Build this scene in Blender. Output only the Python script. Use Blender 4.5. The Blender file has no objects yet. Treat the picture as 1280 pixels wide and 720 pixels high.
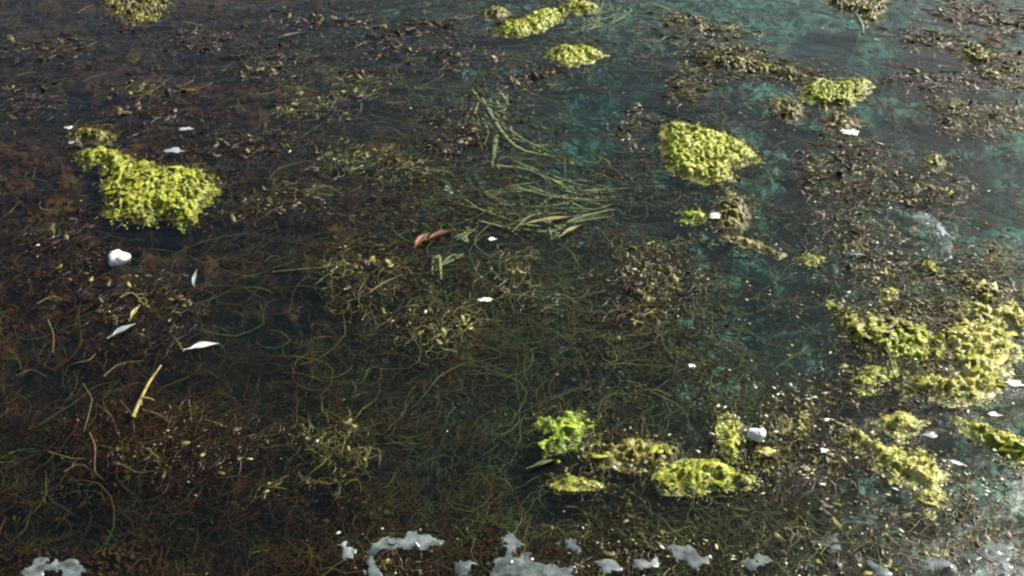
import bpy, math, random
import numpy as np
from mathutils import Vector, Matrix, Euler

# ------------------------------------------------------------------ camera, sky, sun, exposure
sc = bpy.context.scene
COL = sc.collection
R = math.radians
CAM_H, PITCH, HFOV = 1.6, 36.0, 53.0
cam = bpy.data.cameras.new('camera')
cam_o = bpy.data.objects.new('camera', cam)
COL.objects.link(cam_o)
cam_o.location = (0, 0, CAM_H)
cam_o.rotation_euler = (R(90 - PITCH), 0, 0)
cam.sensor_width = 36
cam.lens = 18 / math.tan(R(HFOV / 2))
cam.clip_start, cam.clip_end = 0.05, 500
sc.camera = cam_o

SUN_EL, SUN_AZ = 40.0, 55.0          # azimuth clockwise from the viewing direction (+Y)
world = bpy.data.worlds.new('World')
sc.world = world
world.use_nodes = True
wn = world.node_tree
sky = wn.nodes.new('ShaderNodeTexSky')
sky.sky_type = 'NISHITA'
sky.sun_disc = False
sky.dust_density = 4.5
sky.ozone_density = 1.0
sky.sun_elevation = R(SUN_EL)
sky.sun_rotation = R(SUN_AZ)
wn.links.new(sky.outputs[0], wn.nodes['Background'].inputs[0])
wn.nodes['Background'].inputs[1].default_value = 0.066
sun = bpy.data.lights.new('sun', 'SUN')
sun.energy = 5.0
sun.angle = R(0.53)
sun.color = (1.0, 0.95, 0.86)
sun_o = bpy.data.objects.new('sun', sun)
COL.objects.link(sun_o)
sd = Vector((math.sin(R(SUN_AZ)) * math.cos(R(SUN_EL)), math.cos(R(SUN_AZ)) * math.cos(R(SUN_EL)), math.sin(R(SUN_EL))))
sun_o.rotation_euler = sd.to_track_quat('Z', 'Y').to_euler()
sun_o.location = sd * 20
vs = sc.view_settings
vs.view_transform = 'Standard'
vs.look = 'None'
vs.exposure = 0.7
vs.gamma = 1.0
sc.cycles.use_denoising = True
sc.cycles.max_bounces = 8
sc.cycles.transparent_max_bounces = 24
sc.cycles.volume_bounces = 1
sc.cycles.sample_clamp_direct = 12
sc.cycles.sample_clamp_indirect = 4
sc.cycles.filter_width = 2.3

rng = np.random.default_rng(11)
random.seed(5)

# ------------------------------------------------------------------ pixel <-> place
FPX = 640 / math.tan(R(HFOV / 2))
CP, SP = math.cos(R(PITCH)), math.sin(R(PITCH))

def at(u, v, z=0.0):
    """point at height z that shows at photograph pixel (u, v); works on arrays"""
    a = (np.asarray(u, float) - 640) / FPX
    b = (360 - np.asarray(v, float)) / FPX
    dy, dz = CP + b * SP, -SP + b * CP
    t = (z - CAM_H) / dz
    return np.stack([a * t, dy * t, np.zeros_like(t) + z], -1)

def pix(x, y, z=0.0):
    f = y * CP - (z - CAM_H) * SP
    f = np.maximum(f, 0.05)
    up = y * SP + (z - CAM_H) * CP
    return 640 + FPX * x / f, 360 - FPX * up / f

# ------------------------------------------------------------------ noise
_tab = np.random.default_rng(3).random((256, 256))

def vnoise(x, y):
    xi, yi = np.floor(x).astype(int), np.floor(y).astype(int)
    fx, fy = x - xi, y - yi
    fx, fy = fx * fx * (3 - 2 * fx), fy * fy * (3 - 2 * fy)
    g = lambda i, j: _tab[i & 255, j & 255]
    return (g(xi, yi) * (1 - fx) + g(xi + 1, yi) * fx) * (1 - fy) + (g(xi, yi + 1) * (1 - fx) + g(xi + 1, yi + 1) * fx) * fy

def fbm(x, y, o=4, s=0.0):
    r, a, t = 0, 0.5, 0
    x, y = x + s * 17.3, y + s * 9.1
    for _ in range(o):
        r = r + a * vnoise(x, y); t += a
        x, y, a = x * 2.03 + 7.7, y * 2.03 + 3.1, a * 0.5
    return r / t

def sstep(a, b, x):
    t = np.clip((x - a) / (b - a), 0, 1)
    return t * t * (3 - 2 * t)

# ------------------------------------------------------------------ materials
def new_mat(name):
    m = bpy.data.materials.new(name)
    m.use_nodes = True
    nt = m.node_tree
    nt.nodes.clear()
    out = nt.nodes.new('ShaderNodeOutputMaterial')
    return m, nt, out

def N(nt, typ, **kw):
    n = nt.nodes.new(typ)
    for k, v in kw.items():
        setattr(n, k, v)
    return n

def ramp(nt, cols):
    r = N(nt, 'ShaderNodeValToRGB')
    e = r.color_ramp.elements
    while len(e) < len(cols):
        e.new(0.5)
    for i, (p, c) in enumerate(cols):
        e[i].position = p
        e[i].color = (*c, 1)
    return r

def organic(name, cols, rough=0.4, scale=60.0, trans=0.25, tint_attr=False, spec=0.5, bump=0.4, bump_scale=350.0, obj_rand=0.35, coat=0.0, drift=1.3):
    """wet plant matter: colour from world-space noise plus a per-object or per-strand shift"""
    m, nt, out = new_mat(name)
    geo = N(nt, 'ShaderNodeNewGeometry')
    no = N(nt, 'ShaderNodeTexNoise')
    no.inputs['Scale'].default_value = scale
    no.inputs['Detail'].default_value = 5
    no.inputs['Roughness'].default_value = 0.65
    nt.links.new(geo.outputs['Position'], no.inputs['Vector'])
    if tint_attr:
        at_ = N(nt, 'ShaderNodeAttribute', attribute_name='tint')
        src = at_.outputs['Fac']
    else:
        oi = N(nt, 'ShaderNodeObjectInfo')
        src = oi.outputs['Random']
    mm = N(nt, 'ShaderNodeMath', operation='MULTIPLY_ADD')
    nt.links.new(src, mm.inputs[0])
    k = 1.0 if tint_attr else obj_rand
    mm.inputs[1].default_value = k
    mm.inputs[2].default_value = -k / 2
    st = N(nt, 'ShaderNodeMath', operation='MULTIPLY_ADD')
    nt.links.new(no.outputs['Fac'], st.inputs[0])
    st.inputs[1].default_value = 0.5 if tint_attr else 2.2
    st.inputs[2].default_value = 0.25 if tint_attr else -0.6
    ad = N(nt, 'ShaderNodeMath', operation='ADD', use_clamp=True)
    nt.links.new(st.outputs[0], ad.inputs[0])
    nt.links.new(mm.outputs[0], ad.inputs[1])
    lf = N(nt, 'ShaderNodeTexNoise')
    lf.inputs['Scale'].default_value = 13
    lf.inputs['Detail'].default_value = 3
    nt.links.new(geo.outputs['Position'], lf.inputs['Vector'])
    l2 = N(nt, 'ShaderNodeMath', operation='MULTIPLY_ADD')
    nt.links.new(lf.outputs['Fac'], l2.inputs[0])
    l2.inputs[1].default_value = drift
    l2.inputs[2].default_value = -drift / 2
    ad2 = N(nt, 'ShaderNodeMath', operation='ADD', use_clamp=True)
    nt.links.new(ad.outputs[0], ad2.inputs[0])
    nt.links.new(l2.outputs[0], ad2.inputs[1])
    rp = ramp(nt, cols)
    nt.links.new(ad2.outputs[0], rp.inputs[0])
    p = N(nt, 'ShaderNodeBsdfPrincipled')
    nt.links.new(rp.outputs[0], p.inputs['Base Color'])
    p.inputs['Roughness'].default_value = rough
    p.inputs['Specular IOR Level'].default_value = spec
    p.inputs['Coat Weight'].default_value = coat
    p.inputs['Coat Roughness'].default_value = 0.12
    if bump:
        n2 = N(nt, 'ShaderNodeTexNoise')
        n2.inputs['Scale'].default_value = bump_scale
        n2.inputs['Detail'].default_value = 3
        nt.links.new(geo.outputs['Position'], n2.inputs['Vector'])
        b = N(nt, 'ShaderNodeBump')
        b.inputs['Strength'].default_value = bump
        b.inputs['Distance'].default_value = 0.003
        nt.links.new(n2.outputs['Fac'], b.inputs['Height'])
        nt.links.new(b.outputs[0], p.inputs['Normal'])
    if trans:
        tr = N(nt, 'ShaderNodeBsdfTranslucent')
        nt.links.new(rp.outputs[0], tr.inputs['Color'])
        mx = N(nt, 'ShaderNodeMixShader')
        mx.inputs[0].default_value = trans
        nt.links.new(p.outputs[0], mx.inputs[1])
        nt.links.new(tr.outputs[0], mx.inputs[2])
        nt.links.new(mx.outputs[0], out.inputs[0])
    else:
        nt.links.new(p.outputs[0], out.inputs[0])
    return m

M = {}
M['lime'] = organic('lime_algae', [(0.0, (0.09, 0.085, 0.012)), (0.38, (0.29, 0.32, 0.02)), (0.70, (0.48, 0.53, 0.05)), (1.0, (0.70, 0.72, 0.2))])
M['green'] = organic('green_algae', [(0.0, (0.10, 0.16, 0.01)), (0.4, (0.27, 0.40, 0.02)), (0.7, (0.42, 0.58, 0.05)), (1.0, (0.55, 0.68, 0.15))])
M['olive'] = organic('olive_algae', [(0.0, (0.035, 0.03, 0.01)), (0.4, (0.13, 0.11, 0.018)), (0.7, (0.27, 0.25, 0.04)), (1.0, (0.45, 0.42, 0.13))])
M['pale'] = organic('pale_algae', [(0.0, (0.14, 0.13, 0.02)), (0.3, (0.42, 0.42, 0.06)), (0.6, (0.60, 0.58, 0.15)), (1.0, (0.80, 0.74, 0.45))])
M['bleach'] = organic('bleached_algae', [(0.0, (0.14, 0.17, 0.16)), (0.35, (0.30, 0.36, 0.36)), (0.7, (0.42, 0.48, 0.48)), (1.0, (0.58, 0.62, 0.62))], scale=14, bump=0.1, rough=0.3)
M['brown'] = organic('brown_weed_flake', [(0.0, (0.015, 0.008, 0.004)), (0.5, (0.055, 0.032, 0.011)), (0.8, (0.11, 0.075, 0.025)), (1.0, (0.22, 0.17, 0.07))])
M['white'] = organic('white_surface', [(0.0, (0.44, 0.42, 0.34)), (0.3, (0.75, 0.74, 0.68)), (0.6, (0.86, 0.86, 0.83))], trans=0, rough=0.5, bump=0.5, scale=70, drift=0.5)
M['straw'] = organic('straw_stem', [(0.0, (0.10, 0.08, 0.02)), (0.5, (0.27, 0.23, 0.06)), (1.0, (0.42, 0.36, 0.13))], trans=0.1)
M['tan'] = organic('tan_twig', [(0.0, (0.05, 0.035, 0.013)), (0.5, (0.12, 0.085, 0.03)), (1.0, (0.24, 0.19, 0.08))], trans=0.05)
M['orange'] = organic('orange_leaf', [(0.0, (0.08, 0.03, 0.012)), (0.6, (0.22, 0.07, 0.02)), (1.0, (0.34, 0.15, 0.04))])
M['weed'] = organic('weed_strand', [(0.0, (0.024, 0.009, 0.003)), (0.25, (0.052, 0.023, 0.006)), (0.5, (0.044, 0.042, 0.010)), (0.75, (0.054, 0.074, 0.023)), (1.0, (0.15, 0.128, 0.044))], tint_attr=True, trans=0.1, bump=0, spec=0.04, rough=0.6)
M['carpet'] = organic('weed_carpet', [(0.0, (0.011, 0.004, 0.001)), (0.25, (0.058, 0.024, 0.006)), (0.5, (0.054, 0.046, 0.010)), (0.68, (0.040, 0.050, 0.016)), (0.76, (0.25, 0.34, 0.29)), (1.0, (0.36, 0.46, 0.41))], tint_attr=True, trans=0, bump=1.0, bump_scale=120, rough=0.8, spec=0.03)
M['raftweed'] = organic('raft_strand', [(0.0, (0.026, 0.010, 0.006)), (0.35, (0.050, 0.027, 0.009)), (0.6, (0.062, 0.054, 0.011)), (0.85, (0.10, 0.098, 0.020)), (1.0, (0.19, 0.18, 0.055))], tint_attr=True, trans=0.1, bump=0, rough=0.3, spec=0.25, coat=0.1)
M['eel'] = organic('eelgrass_blade', [(0.0, (0.06, 0.09, 0.03)), (0.4, (0.13, 0.18, 0.065)), (0.7, (0.24, 0.27, 0.12)), (1.0, (0.30, 0.24, 0.10))], trans=0.2, bump=0, rough=0.5, spec=0.06)
M['speck'] = organic('scum_speck', [(0.0, (0.03, 0.02, 0.01)), (0.4, (0.12, 0.10, 0.03)), (0.75, (0.34, 0.34, 0.10)), (1.0, (0.78, 0.78, 0.66))], tint_attr=True, trans=0, bump=0, rough=0.12, coat=1.0)  # palest stop paints sun glints on the bubble specks

def film_material():
    m = organic('scum_film', [(0.0, (0.10, 0.13, 0.12)), (0.4, (0.22, 0.28, 0.28)), (0.7, (0.34, 0.41, 0.42)), (1.0, (0.52, 0.58, 0.58))], scale=40, bump=0, rough=0.25, trans=0.45)
    nt = m.node_tree
    out = [n for n in nt.nodes if n.type == 'OUTPUT_MATERIAL'][0]
    sh = out.inputs[0].links[0].from_socket
    geo = N(nt, 'ShaderNodeNewGeometry')
    no = N(nt, 'ShaderNodeTexNoise')
    no.inputs['Scale'].default_value = 30
    no.inputs['Detail'].default_value = 8
    nt.links.new(geo.outputs['Position'], no.inputs['Vector'])
    rp = ramp(nt, [(0.34, (0.30, 0.30, 0.30)), (0.56, (0.93, 0.93, 0.93))])
    nt.links.new(no.outputs['Fac'], rp.inputs[0])
    tr = N(nt, 'ShaderNodeBsdfTransparent')
    mx = N(nt, 'ShaderNodeMixShader')
    nt.links.new(rp.outputs[0], mx.inputs[0])
    nt.links.new(tr.outputs[0], mx.inputs[1])
    nt.links.new(sh, mx.inputs[2])
    nt.links.new(mx.outputs[0], out.inputs[0])
    return m

def bed_material():
    m, nt, out = new_mat('lake_mud')
    geo = N(nt, 'ShaderNodeNewGeometry')
    no = N(nt, 'ShaderNodeTexNoise')
    no.inputs['Scale'].default_value = 9
    no.inputs['Detail'].default_value = 9
    no.inputs['Roughness'].default_value = 0.7
    nt.links.new(geo.outputs['Position'], no.inputs['Vector'])
    rp = ramp(nt, [(0.3, (0.010, 0.007, 0.005)), (0.5, (0.028, 0.018, 0.010)), (0.62, (0.040, 0.032, 0.014)), (0.75, (0.055, 0.042, 0.022))])
    nt.links.new(no.outputs['Fac'], rp.inputs[0])
    p = N(nt, 'ShaderNodeBsdfPrincipled')
    p.inputs['Roughness'].default_value = 0.9
    nt.links.new(rp.outputs[0], p.inputs['Base Color'])
    b = N(nt, 'ShaderNodeBump')
    b.inputs['Distance'].default_value = 0.03
    nt.links.new(no.outputs['Fac'], b.inputs['Height'])
    nt.links.new(b.outputs[0], p.inputs['Normal'])
    nt.links.new(p.outputs[0], out.inputs[0])
    return m

def water_material():
    m, nt, out = new_mat('lake_water')
    geo = N(nt, 'ShaderNodeNewGeometry')
    mp = N(nt, 'ShaderNodeMapping')
    mp.inputs['Scale'].default_value = (1.0, 1.6, 1.0)
    nt.links.new(geo.outputs['Position'], mp.inputs['Vector'])
    n1 = N(nt, 'ShaderNodeTexNoise')
    n1.inputs['Scale'].default_value = 5.0
    n1.inputs['Detail'].default_value = 2
    n2 = N(nt, 'ShaderNodeTexNoise')
    n2.inputs['Scale'].default_value = 38.0
    n2.inputs['Detail'].default_value = 3
    for n in (n1, n2):
        nt.links.new(mp.outputs[0], n.inputs['Vector'])
    b1 = N(nt, 'ShaderNodeBump')
    b1.inputs['Strength'].default_value = 1.0
    b1.inputs['Distance'].default_value = 0.012
    nt.links.new(n1.outputs['Fac'], b1.inputs['Height'])
    b2 = N(nt, 'ShaderNodeBump')
    b2.inputs['Strength'].default_value = 1.0
    b2.inputs['Distance'].default_value = 0.0016
    nt.links.new(n2.outputs['Fac'], b2.inputs['Height'])
    nt.links.new(b1.outputs[0], b2.inputs['Normal'])
    lw = N(nt, 'ShaderNodeLayerWeight')
    lw.inputs['Blend'].default_value = 0.5
    nt.links.new(b2.outputs[0], lw.inputs['Normal'])
    pw = N(nt, 'ShaderNodeMath', operation='POWER')
    nt.links.new(lw.outputs['Facing'], pw.inputs[0])
    pw.inputs[1].default_value = 5
    ma = N(nt, 'ShaderNodeMath', operation='MULTIPLY_ADD')
    nt.links.new(pw.outputs[0], ma.inputs[0])
    ma.inputs[1].default_value = 0.98
    ma.inputs[2].default_value = 0.02
    gl = N(nt, 'ShaderNodeBsdfGlossy')
    gl.distribution = 'BECKMANN'
    gl.inputs['Roughness'].default_value = 0.34
    nt.links.new(b2.outputs[0], gl.inputs['Normal'])
    tr = N(nt, 'ShaderNodeBsdfTransparent')
    mx = N(nt, 'ShaderNodeMixShader')
    nt.links.new(ma.outputs[0], mx.inputs[0])
    nt.links.new(tr.outputs[0], mx.inputs[1])
    nt.links.new(gl.outputs[0], mx.inputs[2])
    nt.links.new(mx.outputs[0], out.inputs['Surface'])
    v1 = N(nt, 'ShaderNodeVolumeScatter')
    v1.inputs['Color'].default_value = (0.22, 0.64, 0.66, 1)
    v1.inputs['Density'].default_value = WATER_SCATTER
    v1.inputs['Anisotropy'].default_value = 0.2
    v2 = N(nt, 'ShaderNodeVolumeAbsorption')
    v2.inputs['Color'].default_value = (0.45, 0.66, 0.62, 1)
    v2.inputs['Density'].default_value = WATER_ABSORB
    ad = N(nt, 'ShaderNodeAddShader')
    nt.links.new(v1.outputs[0], ad.inputs[0])
    nt.links.new(v2.outputs[0], ad.inputs[1])
    nt.links.new(ad.outputs[0], out.inputs['Volume'])
    return m

WATER_SCATTER, WATER_ABSORB = 0.2, 6.0
M['bed'] = bed_material()
M['film'] = film_material()
M['water'] = water_material()

# ------------------------------------------------------------------ mesh helpers
def mesh_from(name, verts, faces, mat, tint=None, smooth=True):
    """verts (n,3); faces: integer array (m,k) or list of such arrays"""
    me = bpy.data.meshes.new(name)
    fl = faces if isinstance(faces, list) else [faces]
    fl = [np.asarray(f, np.int32) for f in fl if len(f)]
    verts = np.asarray(verts, np.float32)
    me.vertices.add(len(verts))
    me.vertices.foreach_set('co', verts.ravel())
    loops = np.concatenate([f.ravel() for f in fl])
    tot = np.concatenate([np.full(len(f), f.shape[1], np.int32) for f in fl])
    st = np.concatenate([[0], np.cumsum(tot)[:-1]]).astype(np.int32)
    me.loops.add(len(loops))
    me.loops.foreach_set('vertex_index', loops)
    me.polygons.add(len(tot))
    me.polygons.foreach_set('loop_start', st)
    me.polygons.foreach_set('loop_total', tot)
    me.polygons.foreach_set('use_smooth', np.full(len(tot), smooth, bool))
    if tint is not None:
        a = me.attributes.new('tint', 'FLOAT', 'POINT')
        a.data.foreach_set('value', np.asarray(tint, np.float32))
    me.update(calc_edges=True)
    me.validate()
    me.materials.append(mat)
    return me

def obj(name, me, parent=None, loc=None, rot=None, scale=None):
    o = bpy.data.objects.new(name, me)
    COL.objects.link(o)
    if parent is not None:
        o.parent = parent
    if loc is not None:
        o.location = loc
    if rot is not None:
        o.rotation_euler = rot
    if scale is not None:
        o.scale = scale
    return o

def tag(o, label=None, cat=None, group=None, kind=None):
    if label: o['label'] = label
    if cat: o['category'] = cat
    if group: o['group'] = group
    if kind: o['kind'] = kind
    return o

def empty(name, loc):
    o = obj(name, None, loc=loc)
    o.empty_display_size = 0.03
    return o

def tubes(P, rad, sides=3, flat=1.0, tint=None):
    """P (n,k,3) centre lines, rad (n,k); returns verts, quads, tint per vertex"""
    n, k, _ = P.shape
    T = np.gradient(P, axis=1)
    T /= np.linalg.norm(T, axis=2, keepdims=True) + 1e-9
    S = np.cross(T, np.array([0, 0, 1.0]))
    S /= np.linalg.norm(S, axis=2, keepdims=True) + 1e-9
    U = np.cross(S, T)
    vs_ = []
    for i in range(sides):
        a = 2 * math.pi * i / sides + (math.pi / 4 if sides == 4 else 0)
        vs_.append(P + (S * math.cos(a) + U * (math.sin(a) * flat)) * rad[..., None])
    V = np.stack(vs_, 2).reshape(-1, 3)                      # index = (s*k + j)*sides + i
    base = (np.arange(n)[:, None] * k + np.arange(k - 1)[None, :]) * sides
    q = []
    for i in range(sides):
        j = (i + 1) % sides
        q.append(np.stack([base + i, base + j, base + sides + j, base + sides + i], -1).reshape(-1, 4))
    tv = None if tint is None else np.repeat(np.asarray(tint), k * sides)
    return V, np.concatenate(q), tv

def strand_paths(x, y, z, ang, length, k=7, curl=1.0, droop=0.0, rg=rng):
    """wandering centre lines that start at x, y, z and run along ang"""
    n = len(x)
    st = length[:, None] / (k - 1)
    bend = rg.normal(0, 0.35 * curl, (n, 1)) + rg.normal(0, 0.28 * curl, (n, k))
    a = ang[:, None] + np.cumsum(bend, 1) - bend[:, :1]
    dx, dy = np.cos(a) * st, np.sin(a) * st
    P = np.zeros((n, k, 3))
    P[:, 1:, 0] = np.cumsum(dx[:, :-1], 1)
    P[:, 1:, 1] = np.cumsum(dy[:, :-1], 1)
    zz = np.cumsum(rg.normal(0, 0.12, (n, k)) * st, 1)
    P[:, :, 2] = zz - droop * np.linspace(0, 1, k)[None] ** 2
    P += np.stack([x, y, z], -1)[:, None, :]
    return P

def poly_dist(px_, py_, poly):
    """signed distance (positive inside) of points to a closed polygon"""
    poly = np.asarray(poly)
    d = np.full(px_.shape, 1e9)
    ins = np.zeros(px_.shape, bool)
    for (x0, y0), (x1, y1) in zip(poly, np.roll(poly, -1, 0)):
        ex, ey = x1 - x0, y1 - y0
        t = np.clip(((px_ - x0) * ex + (py_ - y0) * ey) / (ex * ex + ey * ey + 1e-12), 0, 1)
        d = np.minimum(d, np.hypot(px_ - x0 - t * ex, py_ - y0 - t * ey))
        c = ((y0 > py_) != (y1 > py_)) & (px_ < ex * (py_ - y0) / (ey if abs(ey) > 1e-12 else 1e-12) + x0)
        ins ^= c
    return np.where(ins, d, -d)

def flake_mesh(name, seed, mat, curl=0.35, n=6, elong=1.5):
    """one crumpled leafy flake, unit size, with thickness"""
    rg = np.random.default_rng(seed)
    ring = 10
    A = np.linspace(0, 2 * math.pi, ring, endpoint=False)
    out = 1 + rg.normal(0, 0.20, ring)
    vs_ = [(0, 0, 0.10)]
    for f in (0.5, 1.0):
        for i, a in enumerate(A):
            r = f * (out[i] if f == 1 else 1)
            vs_.append((r * math.cos(a) * elong * 0.5, r * math.sin(a) * 0.5, rg.normal(0, 0.09) + curl * rg.normal(0, 0.22) * f - 0.10 * f * f))
    top = np.array(vs_)
    bot = top.copy()
    bot[:, 2] -= 0.10
    bot[1 + ring:, 2] += 0.06
    V = np.concatenate([top, bot])
    o = len(top)
    tri, qd = [], []
    for i in range(ring):
        j = (i + 1) % ring
        tri.append((0, 1 + i, 1 + j))
        tri.append((o, o + 1 + j, o + 1 + i))
        qd.append((1 + i, 1 + ring + i, 1 + ring + j, 1 + j))
        qd.append((o + 1 + i, o + 1 + j, o + 1 + ring + j, o + 1 + ring + i))
        qd.append((1 + ring + i, o + 1 + ring + i, o + 1 + ring + j, 1 + ring + j))
    return mesh_from(name, V, [np.array(tri), np.array(qd)], mat)

def scraps(V0, size, rg, tilt=0.5, grow=None):
    k = len(V0)
    A = np.linspace(0, 2 * math.pi, 7, endpoint=False)
    rr = 1 + rg.normal(0, 0.25, (k, 7))
    el = rg.uniform(0.35, 1.0, (k, 1))
    ring = np.stack([np.cos(A) * rr, np.sin(A) * rr * el, rg.normal(0, 0.22, (k, 7))], -1)
    ctr = np.zeros((k, 1, 3)); ctr[..., 2] = 0.2
    bot = ctr.copy(); bot[..., 2] = -0.05
    V_ = np.concatenate([ctr, ring, bot], 1) * (rg.uniform(*size, (k, 1, 1)) * 0.5 * (1 if grow is None else grow[:, None, None]))
    a, t = rg.uniform(0, 6.3, (k, 1)), rg.normal(0, tilt, (k, 1))
    y2, z2 = V_[..., 1] * np.cos(t) - V_[..., 2] * np.sin(t), V_[..., 1] * np.sin(t) + V_[..., 2] * np.cos(t)
    V_ = np.stack([V_[..., 0] * np.cos(a) - y2 * np.sin(a), V_[..., 0] * np.sin(a) + y2 * np.cos(a), z2], -1) + V0[:, None]
    i = np.arange(7)
    f1 = np.stack([np.zeros(7, int), 1 + i, 1 + (i + 1) % 7], -1)
    f2 = np.stack([np.full(7, 8), 1 + (i + 1) % 7, 1 + i], -1)
    return V_.reshape(-1, 3), (np.concatenate([f1, f2])[None] + (np.arange(k) * 9)[:, None, None]).reshape(-1, 3)

FLAKES = {}
def flake(kind):
    if kind not in FLAKES:
        FLAKES[kind] = [flake_mesh('flake_' + kind, 100 + i, M[kind], elong=random.uniform(1.0, 1.9)) for i in range(7)]
    return random.choice(FLAKES[kind])

# ------------------------------------------------------------------ where the weed stands and where it is open water (photo pixels)
HOLES = [(770, 120, 95, 65, 1.0), (935, 320, 85, 32, 1.0), (1185, 175, 75, 30, 1.0), (1240, 205, 60, 30, .8), (1010, 40, 60, 22, .9),
         (720, 150, 60, 70, .7), (1130, 30, 40, 40, .6), (955, 420, 40, 60, .6), (1250, 300, 40, 30, .7), (1080, 120, 40, 50, .4),
         (1200, 520, 60, 20, .6), (980, 235, 40, 40, .5), (820, 520, 60, 25, .5), (420, 20, 120, 25, .5), (1020, 260, 40, 25, .4)]
def hole(u, v):
    h = 0
    for (a, b, ra, rb, s) in HOLES:
        h = np.maximum(h, s * np.exp(-((u - a) / ra) ** 2 - ((v - b) / rb) ** 2))
    return h

DARKS = [(560, 540, 160, 90, .8), (200, 470, 60, 40, .7), (420, 430, 60, 50, .8), (600, 300, 40, 20, .6), (310, 400, 90, 110, 1.0), (340, 520, 90, 90, .9), (640, 470, 75, 120, .9), (40, 470, 70, 50, .9), (480, 490, 90, 60, .7), (215, 325, 45, 50, .8), (530, 580, 110, 40, .9),
         (120, 235, 30, 40, .9), (190, 285, 50, 14, .9), (30, 570, 60, 60, .6), (330, 290, 60, 40, .8), (660, 590, 60, 60, .9), (430, 150, 60, 20, .6), (480, 130, 40, 20, .6), (60, 130, 80, 30, .6),
         (720, 320, 60, 24, .8), (800, 270, 60, 20, .7), (480, 390, 40, 22, .9), (860, 540, 40, 24, .8), (300, 660, 160, 50, .7), (980, 430, 40, 60, .7), (60, 640, 160, 40, .7)]
def dark(u, v):  # dim places; sinks the weed and feeds the carpet's painted darkness
    h = 0
    for (a, b, ra, rb, s) in DARKS:
        h = np.maximum(h, s * np.exp(-((u - a) / ra) ** 2 - ((v - b) / rb) ** 2))
    return h

def bed_z(x, y):
    u, v = pix(x, y)
    d = 0.09 + 0.22 * sstep(-0.6, 0.9, x + 0.25 * (y - 2.2)) + 0.10 * sstep(2.0, 4.0, y) + 0.25 * hole(u, v) + 0.12 * dark(u, v)
    d = d + 0.05 * (fbm(x * 2.2 + 40, y * 2.2 + 40) - 0.5) + 0.04 * (fbm(x * 9 + 40, y * 9 + 40, 3) - 0.5)
    d = d + 0.5 * sstep(4.5, 14, np.hypot(x, y))
    d = d - 0.35 * sstep(0.75, 0.1, y)                      # the shore behind and under the camera
    return -d

# ------------------------------------------------------------------ lake bed and water
s = np.linspace(-1, 1, 261)
gx = 1.5 * np.sinh(4.2 * s) / np.sinh(1.0) * 0.6
gy = 2.2 + gx
X, Y = np.meshgrid(gx, gy, indexing='ij')
Z = bed_z(X, Y)
n = len(s)
idx = np.arange(n * n).reshape(n, n)
Q = np.stack([idx[:-1, :-1], idx[1:, :-1], idx[1:, 1:], idx[:-1, 1:]], -1).reshape(-1, 4)
tag(obj('lake_bed', mesh_from('lake_bed', np.stack([X, Y, Z], -1).reshape(-1, 3), Q, M['bed'])), kind='structure')

L = 26.0
V = np.array([(x, y, z) for z in (-1.6, 0) for (x, y) in ((-L, -L), (L, -L), (L, L), (-L, L))], float)
F = np.array([(3, 2, 1, 0), (4, 5, 6, 7), (0, 1, 5, 4), (1, 2, 6, 5), (2, 3, 7, 6), (3, 0, 4, 7)])
tag(obj('water', mesh_from('water', V, F, M['water'], smooth=False)), kind='structure')

# ------------------------------------------------------------------ floating algae mats
ALL_OUTLINES = []
def outline(pts, scale=1.0):
    p = np.array(pts, float)
    return at(p[:, 0], p[:, 1], 0.004)[:, :2]

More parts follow.
